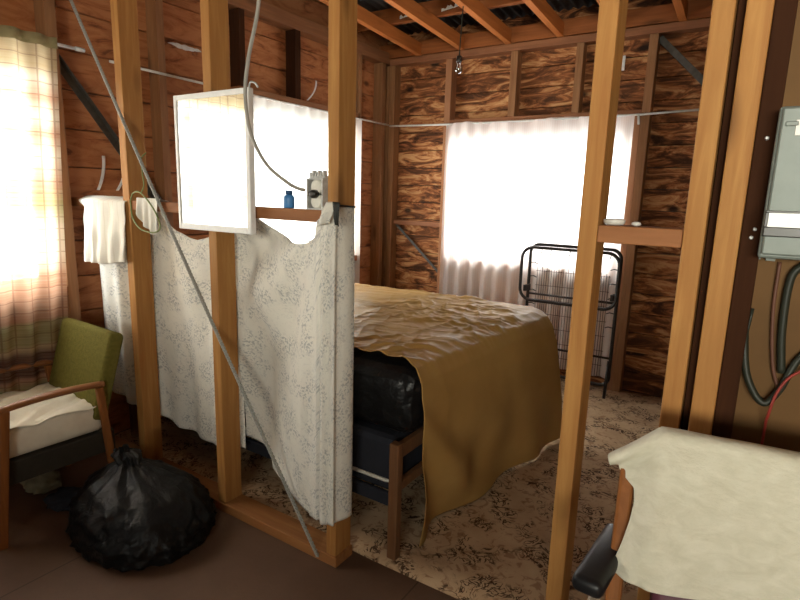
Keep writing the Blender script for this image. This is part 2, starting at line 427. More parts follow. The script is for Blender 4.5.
def board_wall(axis, plane, lo, hi, z0, z1, h, holes, out, seed):
    """horizontal boards, one mesh, cut round the window openings"""
    random.seed(seed); mb = MB(); z = z0
    while z < z1 - .01:
        zt = min(z + h, z1); cuts = [(lo, hi)]
        for (a, b, c, d) in holes:
            if c < zt - .02 and d > z + .02:
                cuts = [q for (p, r) in cuts for q in ((p, min(a, r)), (max(b, p), r)) if q[1] - q[0] > .02]
        j = random.uniform(-.006, .006)
        for (p, r) in cuts:
            if axis == 'X': mb.box(p, r, plane + j * out, plane + out * .03 + j, z + .002, zt - .002, .006) if out > 0 else None
            else: mb.box(plane - .03 + j, plane + j, p, r, z + .002, zt - .002, .006)
        z = zt
    return mb
# window openings (a, b along the wall; sill, head)
W1 = (.02, 1.40, .97, 2.06); W2 = (2.72, 3.97, .95, 2.06); W3 = (-2.39, -.85, .97, 1.99)
wl = struct('wall_left', board_wall('Y', XL, YF, YB + .03, 0, 3.25, .2, [W1, W2], -1, 3), BOARD_L, base=(XL, 1, 0))
wb = struct('wall_back', board_wall('X', YB, XL, XR, 0, 3.0, .16, [W3], 1, 5), BOARD_B, base=(-1, YB, 0))
# outer weather skin behind the boards
def skin(axis, plane, t, lo, hi, z1, holes):
    mb = MB()
    def b(p, q, za, zb):
        if q - p < .01 or zb - za < .01: return
        mb.box(p, q, plane, plane + t, za, zb, 0) if axis == 'X' else mb.box(plane - t, plane, p, q, za, zb, 0)
    x = lo
    for (a, c, s, h) in holes: b(x, a, 0, z1); b(a, c, 0, s); b(a, c, h, z1); x = c
    b(x, hi, 0, z1); return mb
obj('cladding', skin('Y', XL - .04, .05, YF, YB + .09, 3.3, [W1, W2]), ROOFM, wl)
obj('cladding', skin('X', YB + .04, .05, XL - .04, XR, 3.05, [W3]), ROOFM, wb)
# framing of the left wall
for (a, b, z0, z1, m) in ((1.445, 1.50, 0, 2.69, OLDZ), (2.05, 2.10, 0, 2.69, OLDZ), (2.67, 2.72, 0, 2.15, JAMB), (2.66, 2.71, 2.20, 2.69, DARKSTUD), (3.19, 3.25, 2.20, 2.69, DARKSTUD), (3.97, 4.02, 0, 2.69, OLDZ), (4.33, 4.39, 0, 2.69, OLDZ), (-.06, .0, 0, 2.69, OLDZ), (-.7, -.65, 0, 2.69, OLDZ), (.7, .75, 2.17, 2.69, OLDZ)):
    obj('stud', MB().box(XL, XL + .1, a, b, z0, z1), m, wl)
obj('corner_post', MB().box(XL, XL + .1, YB - .1, YB - .001, 0, 2.68), OLDZ, wl)
obj('top_plate', MB().box(XL, XL + .11, YF, YB, 2.69, 2.79), OLDY, wl)
obj('header', MB().box(XL, XL + .1, 2.66, 4.0, 2.15, 2.2), OLDY, wl)
obj('header', MB().box(XL, XL + .1, 0, 1.445, 2.12, 2.17), OLDY, wl)
obj('windowsill', MB().box(XL, XL + .12, 2.72, 3.97, .90, .95), OLDY, wl)
obj('windowsill', MB().box(XL, XL + .1, 0, 1.445, .92, .97), OLDY, wl)
br = MB().beam((-3.09, 1.50, 2.12), (-3.09, 2.08, 1.33), .034, .006, (1, 0, 0)).beam((-3.075, 1.50, 2.155), (-3.075, 2.08, 1.365), .006, .035, (1, 0, 0))
obj('brace', br, GALVDULL, wl, label='dark angle iron brace set diagonally')
# framing of the back wall
for (a, b, z0, z1, m) in ((-2.45, -2.39, 0, 2.68, JAMB), (-1.85, -1.79, 2.17, 2.68, OLDZ), (-1.32, -1.265, 2.17, 2.68, OLDZ), (-.85, -.805, 0, 2.12, JAMB), (-.805, -.745, 0, 2.68, OLDZ), (-3.045, -2.985, 0, 2.68, OLDZ), (-.1, -.04, 0, 2.68, OLDZ), (.55, .6, 0, 2.68, OLDZ)):
    obj('stud', MB().box(a, b, YB - .1, YB, z0, z1), m, wb)
obj('top_plate', MB().box(XL + .11, XR, YB - .11, YB, 2.68, 2.735), OLDX, wb)
obj('header', MB().box(-2.39, -.805, YB - .1, YB, 2.12, 2.17), OLDX, wb)
obj('nogging', MB().box(-2.99, -2.45, YB - .06, YB, 1.22, 1.265), OLDX, wb)
obj('windowsill', MB().box(-2.39, -.85, YB - .1, YB, .90, .95), OLDX, wb)
obj('brace', MB().beam((-.745, 4.49, 2.66), (-.12, 4.49, 2.02), .045, .008, (0, 1, 0)), GALVDULL, wb, label='grey steel strap brace at the top')
obj('brace', MB().beam((-2.98, 4.49, 1.24), (-2.46, 4.49, .79), .025, .006, (0, 1, 0)), GALVDULL, wb)
# far walls behind and beside the camera
FILL_HOLE = (-.1, 2.1, 1.3, 2.55)  # added unseen opening, sill and head set to shape the front fill
struct('wall_front', skin('X', YF - .06, .06, XL, XR, 3.35, [FILL_HOLE]), PLASTER)
struct('wall_right', MB().box(XR, XR + .06, YF, YB, 0, 3.35, 0), PLASTER)
# hardboard lining right of the doorway
struct('wall_partition', MB().box(-.026, XR, 1.60, 1.615, 0, 3.0, 0), HARDB)
# windows: sash frame, bar and pane
def window(n, axis, hole, plane, out):
    a, b, s, h = hole
    def bx(p, q, za, zb, d0=.0, d1=.035, bev=.003):
        m = MB()
        lo, hi = sorted((plane + out * d0, plane + out * d1))
        return m.box(p, q, lo, hi, za, zb, bev) if axis == 'X' else m.box(lo, hi, p, q, za, zb, bev)
    fr = MB()
    for m in (bx(a, a + .05, s, h), bx(b - .05, b, s, h), bx(a + .05, b - .05, s, s + .05), bx(a + .05, b - .05, h - .05, h), bx((a + b) / 2 - .025, (a + b) / 2 + .025, s + .05, h - .05)):
        me = bpy.data.meshes.new('tmp'); m.bm.to_mesh(me); m.bm.free(); fr.bm.from_mesh(me); bpy.data.meshes.remove(me)
    o = struct('window_%d' % n, fr, WHITEP)
    obj('pane', bx(a + .05, b - .05, s + .05, h - .05, .015, .02, 0), GLASS, o)
window(1, 'Y', W1, XL, -1); window(2, 'Y', W2, XL, -1); window(3, 'X', W3, YB, 1); window(4, 'X', FILL_HOLE, YF, -1)  # the fourth is only the added opening for the fill lamp

# roof: dark corrugated iron, rafters, purlins
ce = MB()
ce.grid(lambda u, v: (lerp(XL - .3, XR + .3, u), lerp(YF - .2, YB + .3, v), roofz(lerp(YF - .2, YB + .3, v)) + .235 + .009 * math.cos(u * 6.05 / .076 * 2 * PI)), 640, 1, 6, 7, .002)
ceil = struct('ceiling', ce, ROOFM)
X = -2.725
while X < 2.2:
    obj('rafter', MB().beam((X, YF, roofz(YF) + .05), (X, 4.44, roofz(4.44) + .05), .05, .10, (0, 0, 1)), STUDY, ceil)
    X += .425
for y in (-1.6, -.5, .6, 1.7, 2.85, 3.93):
    z = roofz(y) + .101
    obj('purlin', MB().box(XL, XR, y, y + .05, z, z + .12), PURL, ceil)
bk = MB().box(XL, XR, YB - .12, YB - .08, 2.741, 2.86)
obj('blocking', bk, PURL, ceil)

# ------------------------------------------------------------------ open stud partition
pf = thing('partition_frame', 'open unlined timber stud partition with doorway between front room and bedroom', 'partition', (-1.3, 1.58, 0))
ZT = roofz(1.58) - .005
def stud(a, b, m=STUD, y0=YP0, y1=YP1, label=None, z0=.045, name='stud'):
    return obj(name, MB().box(a, b, y0, y1, z0, ZT, .004), m, pf, label=label)
stud(-2.625, -2.568); stud(-1.985, -1.933); stud(-1.312, -1.262)
stud(-.408, -.358, z0=.007); stud(-.150, -.102, z0=.0)
sg = stud(-.081, -.028, z0=0, label='stud with round knots beside the meter board')
stud(-.10, -.083, DARKSTUD, 1.575, 1.62, z0=0, name='gap_shade')  # dark strip added in the gap, its colour stands for shade between the studs
gb = stud(-.0275, .016, DARKSTUD, 1.56, 1.599, z0=0, label='dark edge board', name='edge_board')  # much darker brown than the neighbouring studs
for (x, z) in ((-.004, 1.655), (-.001, 1.445), (-.006, 1.425)):
    obj('bolt', MB().lathe([(.005, 0), (.005, .003), (.003, .005), (.003, .009)], (x, 1.56, z), 8, 'Y'), GALV, gb)
obj('sole_plate', MB().box(-3.05, -1.255, YP0 - .005, YP1 + .005, 0, .045, .004), SOLE, pf)
for (a, b) in ((-3.16, -2.626), (-2.567, -1.986), (-1.932, -1.313)):
    obj('rail', MB().box(a, b, YP0 + .01, YP0 + .06, 1.392, 1.438, .003), STUDX, pf)
obj('block', MB().box(-.357, -.151, YP0, YP1, 1.39, 1.437, .004), STUDX, pf, label='short reddish block nailed between two posts')

# ------------------------------------------------------------------ curtains and their wires
def hang(y, amp, fr, ph=0, seed=0): return amp * math.sin(2 * PI * fr * y + ph) + amp * .7 * nz(y * 9, seed, 0)
c = thing('plaid_curtain', 'brown and olive plaid curtain over the sunlit window behind the green chair', 'curtain', (-2.99, .7, .4))
obj('curtain_panel', MB().grid(lambda u, v: (-2.985 + hang(u * 1.56, .014 + .006 * v, 9, 0, 1) + .006 * v, lerp(-.1, 1.455 - .075 * v, u), lerp(2.165, .42, v)), 160, 30, 1.56, 1.75), PLAID, c)
obj('heading_band', MB().grid(lambda u, v: (-2.972 + hang(u * 1.56, .016, 9, 0, 1), lerp(-.1, 1.455, u), lerp(2.205, 2.155, v)), 160, 2, 1.56, .05, .004), HEAD, c)
tag(obj('curtain_rod', MB().tube([(-3.0, -.15, 2.182), (-3.0, 1.56, 2.182)], .008, 8).tube([(-3.0, 1.555, 2.182), (-3.0, 1.60, 2.182)], .011, 8), RODM), 'white curtain rod end showing above the plaid curtain', 'curtain rod')
tag(obj('curtain_wire', MB().tube([(-3.035, 1.75, 2.165), (-3.035, 3, 2.148), (-3.035, 4.42, 2.15)], .0075, 8), RODM), 'thin white curtain wire along the left wall behind the posts', 'curtain wire')
tag(obj('curtain_wire', MB().tube([(-3.02, 4.425, 2.14), (-2.4, 4.42, 2.128), (-1.6, 4.41, 2.125), (-.8, 4.42, 2.13), (-.2, 4.425, 2.15)], .008, 8).tube([(-2.40, 4.42, 2.13), (-2.385, 4.405, 2.085)], .004, 6).tube([(-.82, 4.42, 2.13), (-.81, 4.405, 2.06)], .009, 6), RODM), 'white curtain wire strung across the back wall boards', 'curtain wire')
tag(obj('sheer_curtain', MB().grid(lambda u, v: (-3.035 + hang(u * 1.3, .012, 7, 1, 4), lerp(2.70, 3.99, u), lerp(2.15, .5, v)), 120, 16, 1.3, 1.65), SHEER2), 'cream sheer curtain glowing on the side window behind the mirror', 'curtain')
tag(obj('sheer_curtain', MB().grid(lambda u, v: (lerp(-2.41, -.84, u), 4.408 + hang(u * 1.6, .010 + .014 * v, 8, 0, 9) + .012 * math.sin(u * 29 + 1), lerp(2.13, .12, v) + .01 * math.sin(u * 12)), 190, 24, 1.57, 2.0), SHEER), 'wide pinkish white sheer curtain on the back window behind the bed', 'curtain')

# ------------------------------------------------------------------ bed
bed = thing('bed', 'double bed with dark wooden posts and dark box base under tarpaulin', 'bed', (-2.05, 2.4, 0))
obj('box_base', MB().box(-3.02, -1.125, 1.745, 3.06, .27, .515, .03), NAVY, bed)
def piping(z): return MB().tube([(-3.02, 1.742, z), (-1.165, 1.742, z), (-1.13, 1.755, z), (-1.12, 1.79, z), (-1.12, 3.0, z)], .008, 6)
obj('piping', piping(.325), PIPING, bed)
for (x, y) in ((-1.095, 1.708), (-1.065, 3.08), (-3.0, 1.735), (-3.0, 3.09)):
    obj('post', MB().box(x - .022, x + .022, y - .02, y + .02, 0.012, .525, .005), BEDW, bed)
obj('foot_rail', MB().box(-1.109, -1.081, 1.73, 3.058, .455, .515, .004), BEDW, bed)
obj('foot_rail', MB().box(-1.109, -1.081, 1.73, 3.058, .31, .35, .004), BEDW, bed)
obj('side_rail', MB().box(-2.976, -1.119, 1.72, 1.74, .225, .285, .004), NAVY, bed)
obj('side_rail', MB().box(-2.976, -1.09, 3.07, 3.09, .225, .285, .004), NAVY, bed)
mt = MB(); mt.box(-3.02, -1.035, 1.735, 3.08, .53, .83, 0)
bmesh.ops.bevel(mt.bm, geom=mt.bm.edges[:], offset=.085, segments=4, affect='EDGES', profile=.5)
bmesh.ops.triangulate(mt.bm, faces=mt.bm.faces[:]); mt.sub(7); mt.smooth()
mt.disp(lambda p: (.012 * nz(p.x, p.y, p.z, 9) + .010 * abs(nz(p.x + 4, p.y, p.z * .6, 16)), .012 * nz(p.x + 9, p.y, p.z, 8) - .012 * abs(nz(p.x, p.y, p.z * .5, 14)), min(0, .012 * nz(p.x, p.y + 7, p.z, 7) - .004)))
tag(obj('mattress', mt, BLACKP, base=(-2, 2.4, .53)), 'mattress wrapped in shiny black plastic on the bed', 'mattress')
# tarpaulin: across the top, over the foot and down to the floor
prof = [(-3.03, .845), (-1.14, .85), (-1.075, .842), (-1.025, .815), (-.995, .76), (-.978, .66), (-.974, .5), (-.976, .3), (-.982, .12), (-.985, .02)]
L = [0]
for (a, b), (c2, d) in zip(prof, prof[1:]): L.append(L[-1] + math.hypot(c2 - a, d - b))
def prof_at(s):
    s *= L[-1]
    for i in range(len(L) - 1):
        if s <= L[i + 1] + 1e-9:
            t = (s - L[i]) / (L[i + 1] - L[i]); return lerp(prof[i][0], prof[i + 1][0], t), lerp(prof[i][1], prof[i + 1][1], t)
    return prof[-1]
ST = L[2] / L[-1]
def tarp(u, v):
    x, z = prof_at(u); top = 1 - sstep(ST - .02, ST + .08, u); drop = sstep(ST, 1, u)
    y0 = lerp(1.83, 1.775, sstep(.45, ST, u)) + .055 * drop + .012 * math.sin(u * 30); y1 = 3.17
    y = lerp(y0, y1, min(1, v / .93))
    # wrinkles of the top: long ones across the bed, pulled round towards the foot edge
    k = sstep(-1.75, -1.15, x); wx, wy = x + .10 * nz(x * 2, y * 2, 11), y + .10 * nz(x * 2, y * 2, 17)
    A = (1 - min(1, 1.6 * abs(nz(wx * 1.3 + wy * .5, wy * 8 - wx * 2.2, 3)))) ** 3; B = (1 - min(1, 1.6 * abs(nz(wx * 7 - wy * 3, wy * 1.4 + wx, 8)))) ** 3; Cc = (1 - min(1, 2 * abs(nz(wx * 10 + wy * 6, wy * 3 - wx * 3, 21)))) ** 3
    D = (1 - min(1, 2 * abs(nz(wx * 4 + 5, wy * 22 - wx * 9, 40)))) ** 3
    msk = .4 + .6 * sstep(-.25, .3, nz(x * 1.7, y * 1.7, 30))
    wr = msk * (.015 * A * (1 - .5 * k) + .018 * B * (.15 + .85 * k) + .008 * Cc + .006 * D) + .008 * nz(x * 2, y * 3, 1)
    z += top * (wr + .002); wr_side = .028 * B * sstep(.35, .85, z) * drop
    # folds of the hanging side fan out from the two corners
    ang = math.atan2(.85 - z, y - 1.6 + 1e-6); fan = .032 * math.sin(ang * 15 + 1) * min(1, (.85 - z) * 2.2) * (1 - sstep(2.2, 2.9, y))
    vert = .018 * math.sin(y * 16 + 1.5 * nz(y * 2, z * 2, 5)) * drop * sstep(2.0, 2.6, y)
    x += wr_side - .05 * sstep(.35, .0, z) * (1 - sstep(1.8, 2.8, y)) + drop * (fan + vert + .02 * nz(y * 3, z * 2.5, 2)) + drop * .10 * sstep(2.75, 3.17, y) * (1 - .35 * (1 - z))
    y += drop * .10 * sstep(2.7, 3.17, y)
    if v > .93:                                            # overhang on the far side
        k = (v - .93) / .07; z -= .35 * k * top + .0 ; y += .03 * k + .02 * math.sin(x * 14) * k
        if not top: x -= .05 * k * drop
    x += lerp(-.035, .045, sstep(1.8, 3.1, y)) * sstep(-1.4, -1.1, x)
    return (x, y, max(z, .014 + .004 * math.sin(y * 20)))
tag(obj('tarpaulin', MB().grid(tarp, 300, 190, 3.0, 1.5, .002), TARP, base=(-1.8, 2.4, .84)), 'wrinkled ochre brown tarpaulin draped over the bed down to the floor', 'tarpaulin')

# ------------------------------------------------------------------ folding bed frame by the back window
fb = thing('folding_bed', 'black tubular folding bed frame standing upright at the back window', 'folding bed', (-1.15, 4.2, 0))
def rrect(x0, x1, z0, z1, y, r, n=6, lean=0):
    pts = []
    for (cx, cz, a0) in ((x1 - r, z1 - r, 0), (x0 + r, z1 - r, 90), (x0 + r, z0 + r, 180), (x1 - r, z0 + r, 270)):
        for k in range(n + 1):
            a = math.radians(a0 + 90 * k / n); pts.append((cx + r * math.cos(a), y + lean * (cz + r * math.sin(a)), cz + r * math.sin(a)))
    return pts
obj('front_loop', MB().tube(rrect(-1.53, -.79, .71, 1.13, 4.16, .09), .013, 8, True), BLKIRON, fb)
obj('back_loop', MB().tube(rrect(-1.49, -.80, .10, 1.15, 4.24, .07), .013, 8, True), BLKIRON, fb)
obj('cross_bar', MB().tube([(-1.49, 4.24, .75), (-.80, 4.24, .75)], .009, 8), BLKIRON, fb)
obj('cross_bar', MB().tube([(-1.49, 4.24, .32), (-.80, 4.24, .32)], .009, 8), BLKIRON, fb)
for x in (-1.48, -.81):
    obj('leg', MB().tube([(x, 4.24, .3), (x, 4.21, .15), (x, 4.19, .014)], .012, 8), BLKIRON, fb)
    obj('hinge', MB().beam((x - .015, 4.16, .8), (x, 4.24, .8), .02, .05), BLKIRON, fb)
for k in range(8):
    x = -1.40 + k * .075
    obj('spring_hook', MB().tube([(x, 4.24, 1.135), (x + .003, 4.232, 1.10), (x - .004, 4.235, 1.07)], .004, 6), BLKIRON, fb)
for s, x in ((1, -1.48), (-1, -.81)):
    for k in range(5):
        z = 1.0 - k * .11
        obj('spring_hook', MB().tube([(x, 4.24, z), (x + s * .03, 4.235, z + .006), (x + s * .055, 4.235, z - .004)], .004, 6), BLKIRON, fb)
mesh = MB()
for k in range(30):
    x = -1.42 + k * .019; zt = .98 - .03 * abs(math.sin(k * 1.7))
    mesh.tube([(x, 4.235, zt), (x + .004 * math.sin(k), 4.23, .6), (x, 4.235, .16)], .0022, 4)
for k in range(7):
    z = .94 - k * .115; mesh.tube([(-1.43, 4.234, z), (-.86, 4.234, z + .006)], .002, 4)
obj('spring_mesh', mesh, WIREM, fb)

# ------------------------------------------------------------------ drapes hung over the partition
def fan_fold(x, z, ax, az, amp, n, ph=0):
    r = math.hypot(x - ax, z - az); a = math.atan2(x - ax, az - z + .02); return amp * math.sin(a * n + ph) * min(1, r * 1.6)
def drape1(u, v):
    x = lerp(-2.975, -1.94, u)
    top = curve1([(0, 1.36), (.08, 1.37), (.33, 1.42), (.42, 1.405), (.48, 1.345), (.56, 1.295), (.64, 1.27), (.72, 1.262), (.80, 1.28), (.88, 1.325), (.96, 1.395), (1, 1.41)], u)
    bot = curve1([(0, .40), (.2, .32), (.33, .30), (.5, .24), (.75, .235), (1, .27)], u); z = lerp(top, bot, v)
    yb = curve1([(-2.98, 1.575), (-2.80, 1.59), (-2.66, 1.65), (-2.55, 1.662), (-1.9, 1.662)], x)
    f = fan_fold(x, z, -2.50, 1.45, .022, 12) * (1 - sstep(-2.45, -1.95, x)) + fan_fold(x, z, -1.96, 1.45, .022, 11) * sstep(-2.5, -2.0, x) + .01 * nz(x * 3, z * 2, 4) + .010 * math.sin(x * 34) * v
    if x < -2.62: f = .012 * math.sin(x * 55 + 2 * z) * (.3 + v)
    y = yb + f
    return (x, min(max(y, 1.64 if x > -2.65 else 1.545), 1.70), z)
tag(obj('floral_sheet', MB().grid(drape1, 140, 80, 1.05, 1.15, .0015), FLORAL, base=(-2.4, 1.66, .3)), 'grey floral cotton sheet hung between the two left posts', 'sheet')
fs = thing('floral_sheet', 'grey floral cotton sheet knotted round the middle post with black ribbon', 'sheet', (-1.5, 1.55, .3))
RP = [(-1.34, 1.512), (-1.30, 1.500), (-1.268, 1.497), (-1.254, 1.512), (-1.251, 1.555), (-1.251, 1.612)]
def drape2(u, v):
    right = u >= .66
    if not right:
        k = u / .66; x = lerp(-1.95, -1.34, k)
        y = curve1([(-1.95, 1.655), (-1.78, 1.655), (-1.60, 1.63), (-1.46, 1.565), (-1.34, 1.508)], x)
    else:
        k = (u - .66) / .34 * (len(RP) - 1); i = min(int(k), len(RP) - 2); k -= i
        x, y = lerp(RP[i][0], RP[i + 1][0], k), lerp(RP[i][1], RP[i + 1][1], k)
    top = min(1.40, 1.303 + .085 * ((x + 1.5) / .284) ** 2) if x < -1.5 else 1.303 + .03 * ((x + 1.5) / .13) ** 2
    top = lerp(top, 1.452, sstep(-1.358, -1.325, x)) if x < -1.325 else 1.452
    bot = curve1([(-1.95, .33), (-1.78, .31), (-1.74, .24), (-1.55, .215), (-1.37, .185), (-1.345, .195), (-1.155, .215)], x); z = lerp(top, bot, v)
    rgt = sstep(-1.45, -1.34, x); down = max(0, 1.42 - z)
    f = fan_fold(x, z, -1.31, 1.46, .034, 10, .5) * (1 - rgt) + fan_fold(x, z, -1.94, 1.44, .026, 10) * (1 - sstep(-1.9, -1.45, x))
    f += .010 * nz(x * 4, z * 3, 6) * (1 - rgt) - .02 * math.exp(-((x + 1.52) / .12) ** 2) * math.sin(max(0, 1.3 - z) * 14) * math.exp(-down * 3)
    if right:
        a = math.atan2(x + 1.262, 1.60 - z); f += .009 * math.sin((x * 95) + a * 14 + y * 40) * (.35 + .65 * sstep(0, .3, down))
        g = .72 + .28 * sstep(0, .35, down); x = -1.275 + (x + 1.275) * g if x < -1.275 else x
        if y > 1.52: x += f; y = y
        else: y += min(f, .012)
    else:
        y += f
        if z > 1.375 and x < -1.36: y = max(y, 1.61)
        if x > -1.40: y = min(y, 1.525)
        if x < -1.90: y = max(y, 1.645)
    return (x, y, z)
obj('cloth', MB().grid(drape2, 190, 90, .9, 1.2, .0015), FLORAL, fs)
def quad(a, b, c, d, amp, seed, nu=14, nv=14):
    a, b, c, d = map(Vector, (a, b, c, d))
    def fn(u, v):
        p = a.lerp(b, u).lerp(d.lerp(c, u), v); p.y += -amp * math.sin(PI * u) * math.sin(PI * v) + .006 * math.sin(u * 9 + seed) * v
        return p
    return MB().grid(fn, nu, nv, .1, .1, .002)
obj('knot_flap', quad((-1.268, 1.478, 1.470), (-1.214, 1.468, 1.470), (-1.245, 1.462, 1.398), (-1.306, 1.470, 1.384), .022, 0), FLORAL, fs)
obj('knot_flap', quad((-1.212, 1.480, 1.466), (-1.165, 1.50, 1.462), (-1.172, 1.492, 1.34), (-1.226, 1.482, 1.35), .012, 2), FLORAL, fs) if False else None
rb = quad((-1.222, 1.455, 1.472), (-1.196, 1.462, 1.470), (-1.199, 1.462, 1.388), (-1.214, 1.458, 1.398), .008, 1, 6, 10)
rb.tube(bez([(-1.262, 1.478, 1.462), (-1.25, 1.482, 1.461), (-1.242, 1.505, 1.459), (-1.243, 1.56, 1.456), (-1.246, 1.612, 1.453)], 5), .0035, 6)
obj('ribbon', rb, RIBBON, fs, label='black ribbon tied round the gathered cloth')
def wcloth(u, v):
    s = v * 1.25
    if s < .12: k = s / .12; y, z = 1.66 - .13 * k, 1.42 + .022 * math.sin(PI * k) + .01   # over the top of the rail
    else: k = (s - .12) / 1.13; y, z = 1.524, lerp(1.43, 1.105 + .03 * sstep(.5, 1, u), k) + (sstep(.10, .0, u) * .0)
    z = min(z, 1.452)
    x = lerp(-3.03, -2.592, u)
    if s > .12: x += .062 * sstep(.02, .14, (s - .12)) * (1 - sstep(0, .45, u))
    y -= max(0, s - .1) * (.012 + .011 * math.sin(u * 26 + v * 2)) * .9 + .008 * nz(u * 5, v * 4, 2) * (s > .12)
    return (x, min(y, 1.536) if s > .12 else y, z)
tag(obj('white_cloth', MB().grid(wcloth, 60, 50, .4, .42, .0015), STRIPE, base=(-2.8, 1.53, 1.2)), 'plain white cloth folded over the rail left of the first post', 'cloth')
def wcloth2(u, v):
    x = lerp(-2.49, -2.325, u); b = curve1([(0, 1.385), (.2, 1.34), (.75, 1.285), (.85, 1.29), (1, 1.33)], u)
    k = sstep(.12, 1, v); z = lerp(1.452, b, k) if v > .12 else lerp(1.44, 1.452, v / .12); y = lerp(1.58, 1.522, v / .12) if v < .12 else 1.522
    return (x + .012 * v, y - (.008 * math.sin(u * 20) + .012) * k, z)
tag(obj('white_cloth', MB().grid(wcloth2, 30, 24, .15, .2, .0015), STRIPE, base=(-2.4, 1.53, 1.3)), 'small white cloth end hanging over the rail under the wire hanger', 'cloth')
hg = MB()
hg.tube(bez([(-2.49, 1.49, 1.44), (-2.47, 1.485, 1.36), (-2.40, 1.48, 1.31), (-2.31, 1.49, 1.30), (-2.28, 1.50, 1.33), (-2.32, 1.495, 1.41), (-2.40, 1.49, 1.475), (-2.46, 1.49, 1.475), (-2.49, 1.49, 1.44)], 6), .0035, 6)
hg.tube(bez([(-2.40, 1.49, 1.475), (-2.39, 1.50, 1.51), (-2.41, 1.51, 1.56), (-2.43, 1.52, 1.63), (-2.405, 1.53, 1.66)], 6), .003, 6)
tag(obj('wire_hanger', hg, GREENW, base=(-2.4, 1.49, 1.4)), 'bent green wire coat hanger hooked beside the first post', 'coat hanger')

# ------------------------------------------------------------------ mirror
mi = thing('mirror', 'white framed mirror hung on the second post reflecting the bright window', 'mirror', (-1.88, 1.50, 1.34))
mx0, mx1, mz0, mz1 = -2.145, -1.682, 1.328, 1.888
fr = MB().box(mx0, mx0 + .017, 1.503, 1.530, mz0, mz1).box(mx1 - .022, mx1, 1.503, 1.530, mz0, mz1).box(mx0 + .017, mx1 - .022, 1.503, 1.530, mz0, mz0 + .026).box(mx0 + .017, mx1 - .022, 1.503, 1.530, mz1 - .022, mz1)
obj('frame', fr, WHITEP, mi)
obj('glass', MB().box(mx0 + .025, mx1 - .022, 1.507, 1.511, mz0 + .026, mz1 - .022, 0), MIRROR, mi)
obj('backing', MB().box(mx0 + .017, mx1 - .022, 1.514, 1.528, mz0 + .026, mz1 - .022, 0), BLACKEDGE, mi)
obj('hook', MB().tube(bez([(-1.69, 1.515, 1.886), (-1.675, 1.51, 1.905), (-1.65, 1.51, 1.90), (-1.64, 1.515, 1.885)], 6), .004, 6), GALV, mi)

# ------------------------------------------------------------------ small things on the partition
bt = thing('bottle', 'little blue bottle standing on the partition rail near the socket', 'bottle', (-1.535, 1.566, 1.438))
obj('body', MB().lathe([(.02, .0), (.0225, .004), (.0225, .036), (.019, .046), (.012, .052)], (-1.535, 1.566, 1.439), 20), BLUEP, bt)
obj('cap', MB().lathe([(.0125, .052), (.0145, .053), (.0145, .066), (.012, .068)], (-1.535, 1.566, 1.439), 16), BLUECAP, bt)
ob = thing('outlet_box', 'open metal socket box with cream fitting standing on the rail', 'outlet box', (-1.352, 1.56, 1.438))
x0, x1, z0, z1 = -1.416, -1.337, 1.4385, 1.553
bx = MB().box(x0, x0 + .006, 1.535, 1.58, z0, z1, .001).box(x1 - .006, x1, 1.535, 1.58, z0, z1, .001).box(x0 + .006, x1 - .006, 1.535, 1.58, z0, z0 + .006, .001).box(x0 + .006, x1 - .006, 1.535, 1.58, z1 - .006, z1, .001).box(x0 + .006, x1 - .006, 1.574, 1.58, z0 + .006, z1 - .006, 0)
obj('metal_box', bx, GALV, ob)
cx, cz = (x0 + x1) / 2, (z0 + z1) / 2
for s in (1, -1):
    obj('socket_face', MB().lathe([(.027, 0), (.027, .025), (.022, .030)], (cx, 1.572, cz + s * .027), 20, 'Y'), PORC, ob)
obj('knob', MB().lathe([(.016, 0), (.016, .018), (.013, .024), (.006, .025)], (cx, 1.545, cz), 16, 'Y').box(cx - .028, cx - .01, 1.528, 1.536, cz - .008, cz + .006, .001), BAKEL, ob)
cl = MB()
for k in range(6): cl.box(x0 + .002 + k * .0128, x0 + .0085 + k * .0128, 1.55, 1.57, z1, z1 + .022 + .007 * (k % 2), .001)
cl.box(x0 + .002, x1 - .002, 1.552, 1.568, z1, z1 + .009, .001)
obj('clamp', cl, GALV, ob)
tag(obj('hanging_cable', MB().tube(bez([(-1.50, 1.42, 2.93), (-1.515, 1.42, 2.4), (-1.535, 1.43, 2.15), (-1.605, 1.44, 1.97), (-1.632, 1.445, 1.84), (-1.612, 1.45, 1.71), (-1.54, 1.455, 1.60), (-1.45, 1.47, 1.535), (-1.425, 1.50, 1.515), (-1.405, 1.52, 1.508)], 10), .0068, 10), CABLEG), 'grey electric cable looping down past the mirror to the socket box', 'cable')
def rope():
    a, b = Vector((-3.04, 1.497, 2.60)), Vector((-1.325, 1.497, .045)); mb = MB(); N = 520
    for s in range(3):
        pts = []
        for i in range(N + 1):
            t = i / N; p = a.lerp(b, t); p.x -= .012 * math.sin(PI * t); p.z -= .008 * math.sin(PI * t)
            an = t * 2 * PI * 62 + s * 2 * PI / 3; pts.append(p + Vector((.0042 * math.cos(an), .0042 * math.sin(an), .002 * math.sin(an))))
        mb.tube(pts, .0040, 6)
    return mb
tag(obj('brace_rope', rope(), plain('weathered_grey_rope', (.34, .34, .31), .7, .1, .3, .3, .3, 200)), 'taut grey twisted rope running diagonally down across the posts', 'rope')
ds = thing('dish', 'small white china dish on the short block between posts', 'dish', (-.325, 1.575, 1.437))
obj('bowl', MB().lathe([(.016, 0), (.027, .004), (.029, .014), (.027, .016), (.022, .008), (.001, .006)], (-.325, 1.575, 1.4375), 20), CERAM, ds)
tag(obj('pebble', MB().lathe([(.004, 0), (.013, .004), (.012, .009), (.004, .012)], (-.268, 1.57, 1.4375), 8).disp(lambda p: (.003 * nz(p.x, p.y, p.z, 90), .003 * nz(p.y, p.x, p.z, 70), 0)), CERAM), 'tiny pale chip lying on the block beside the dish', 'chip')

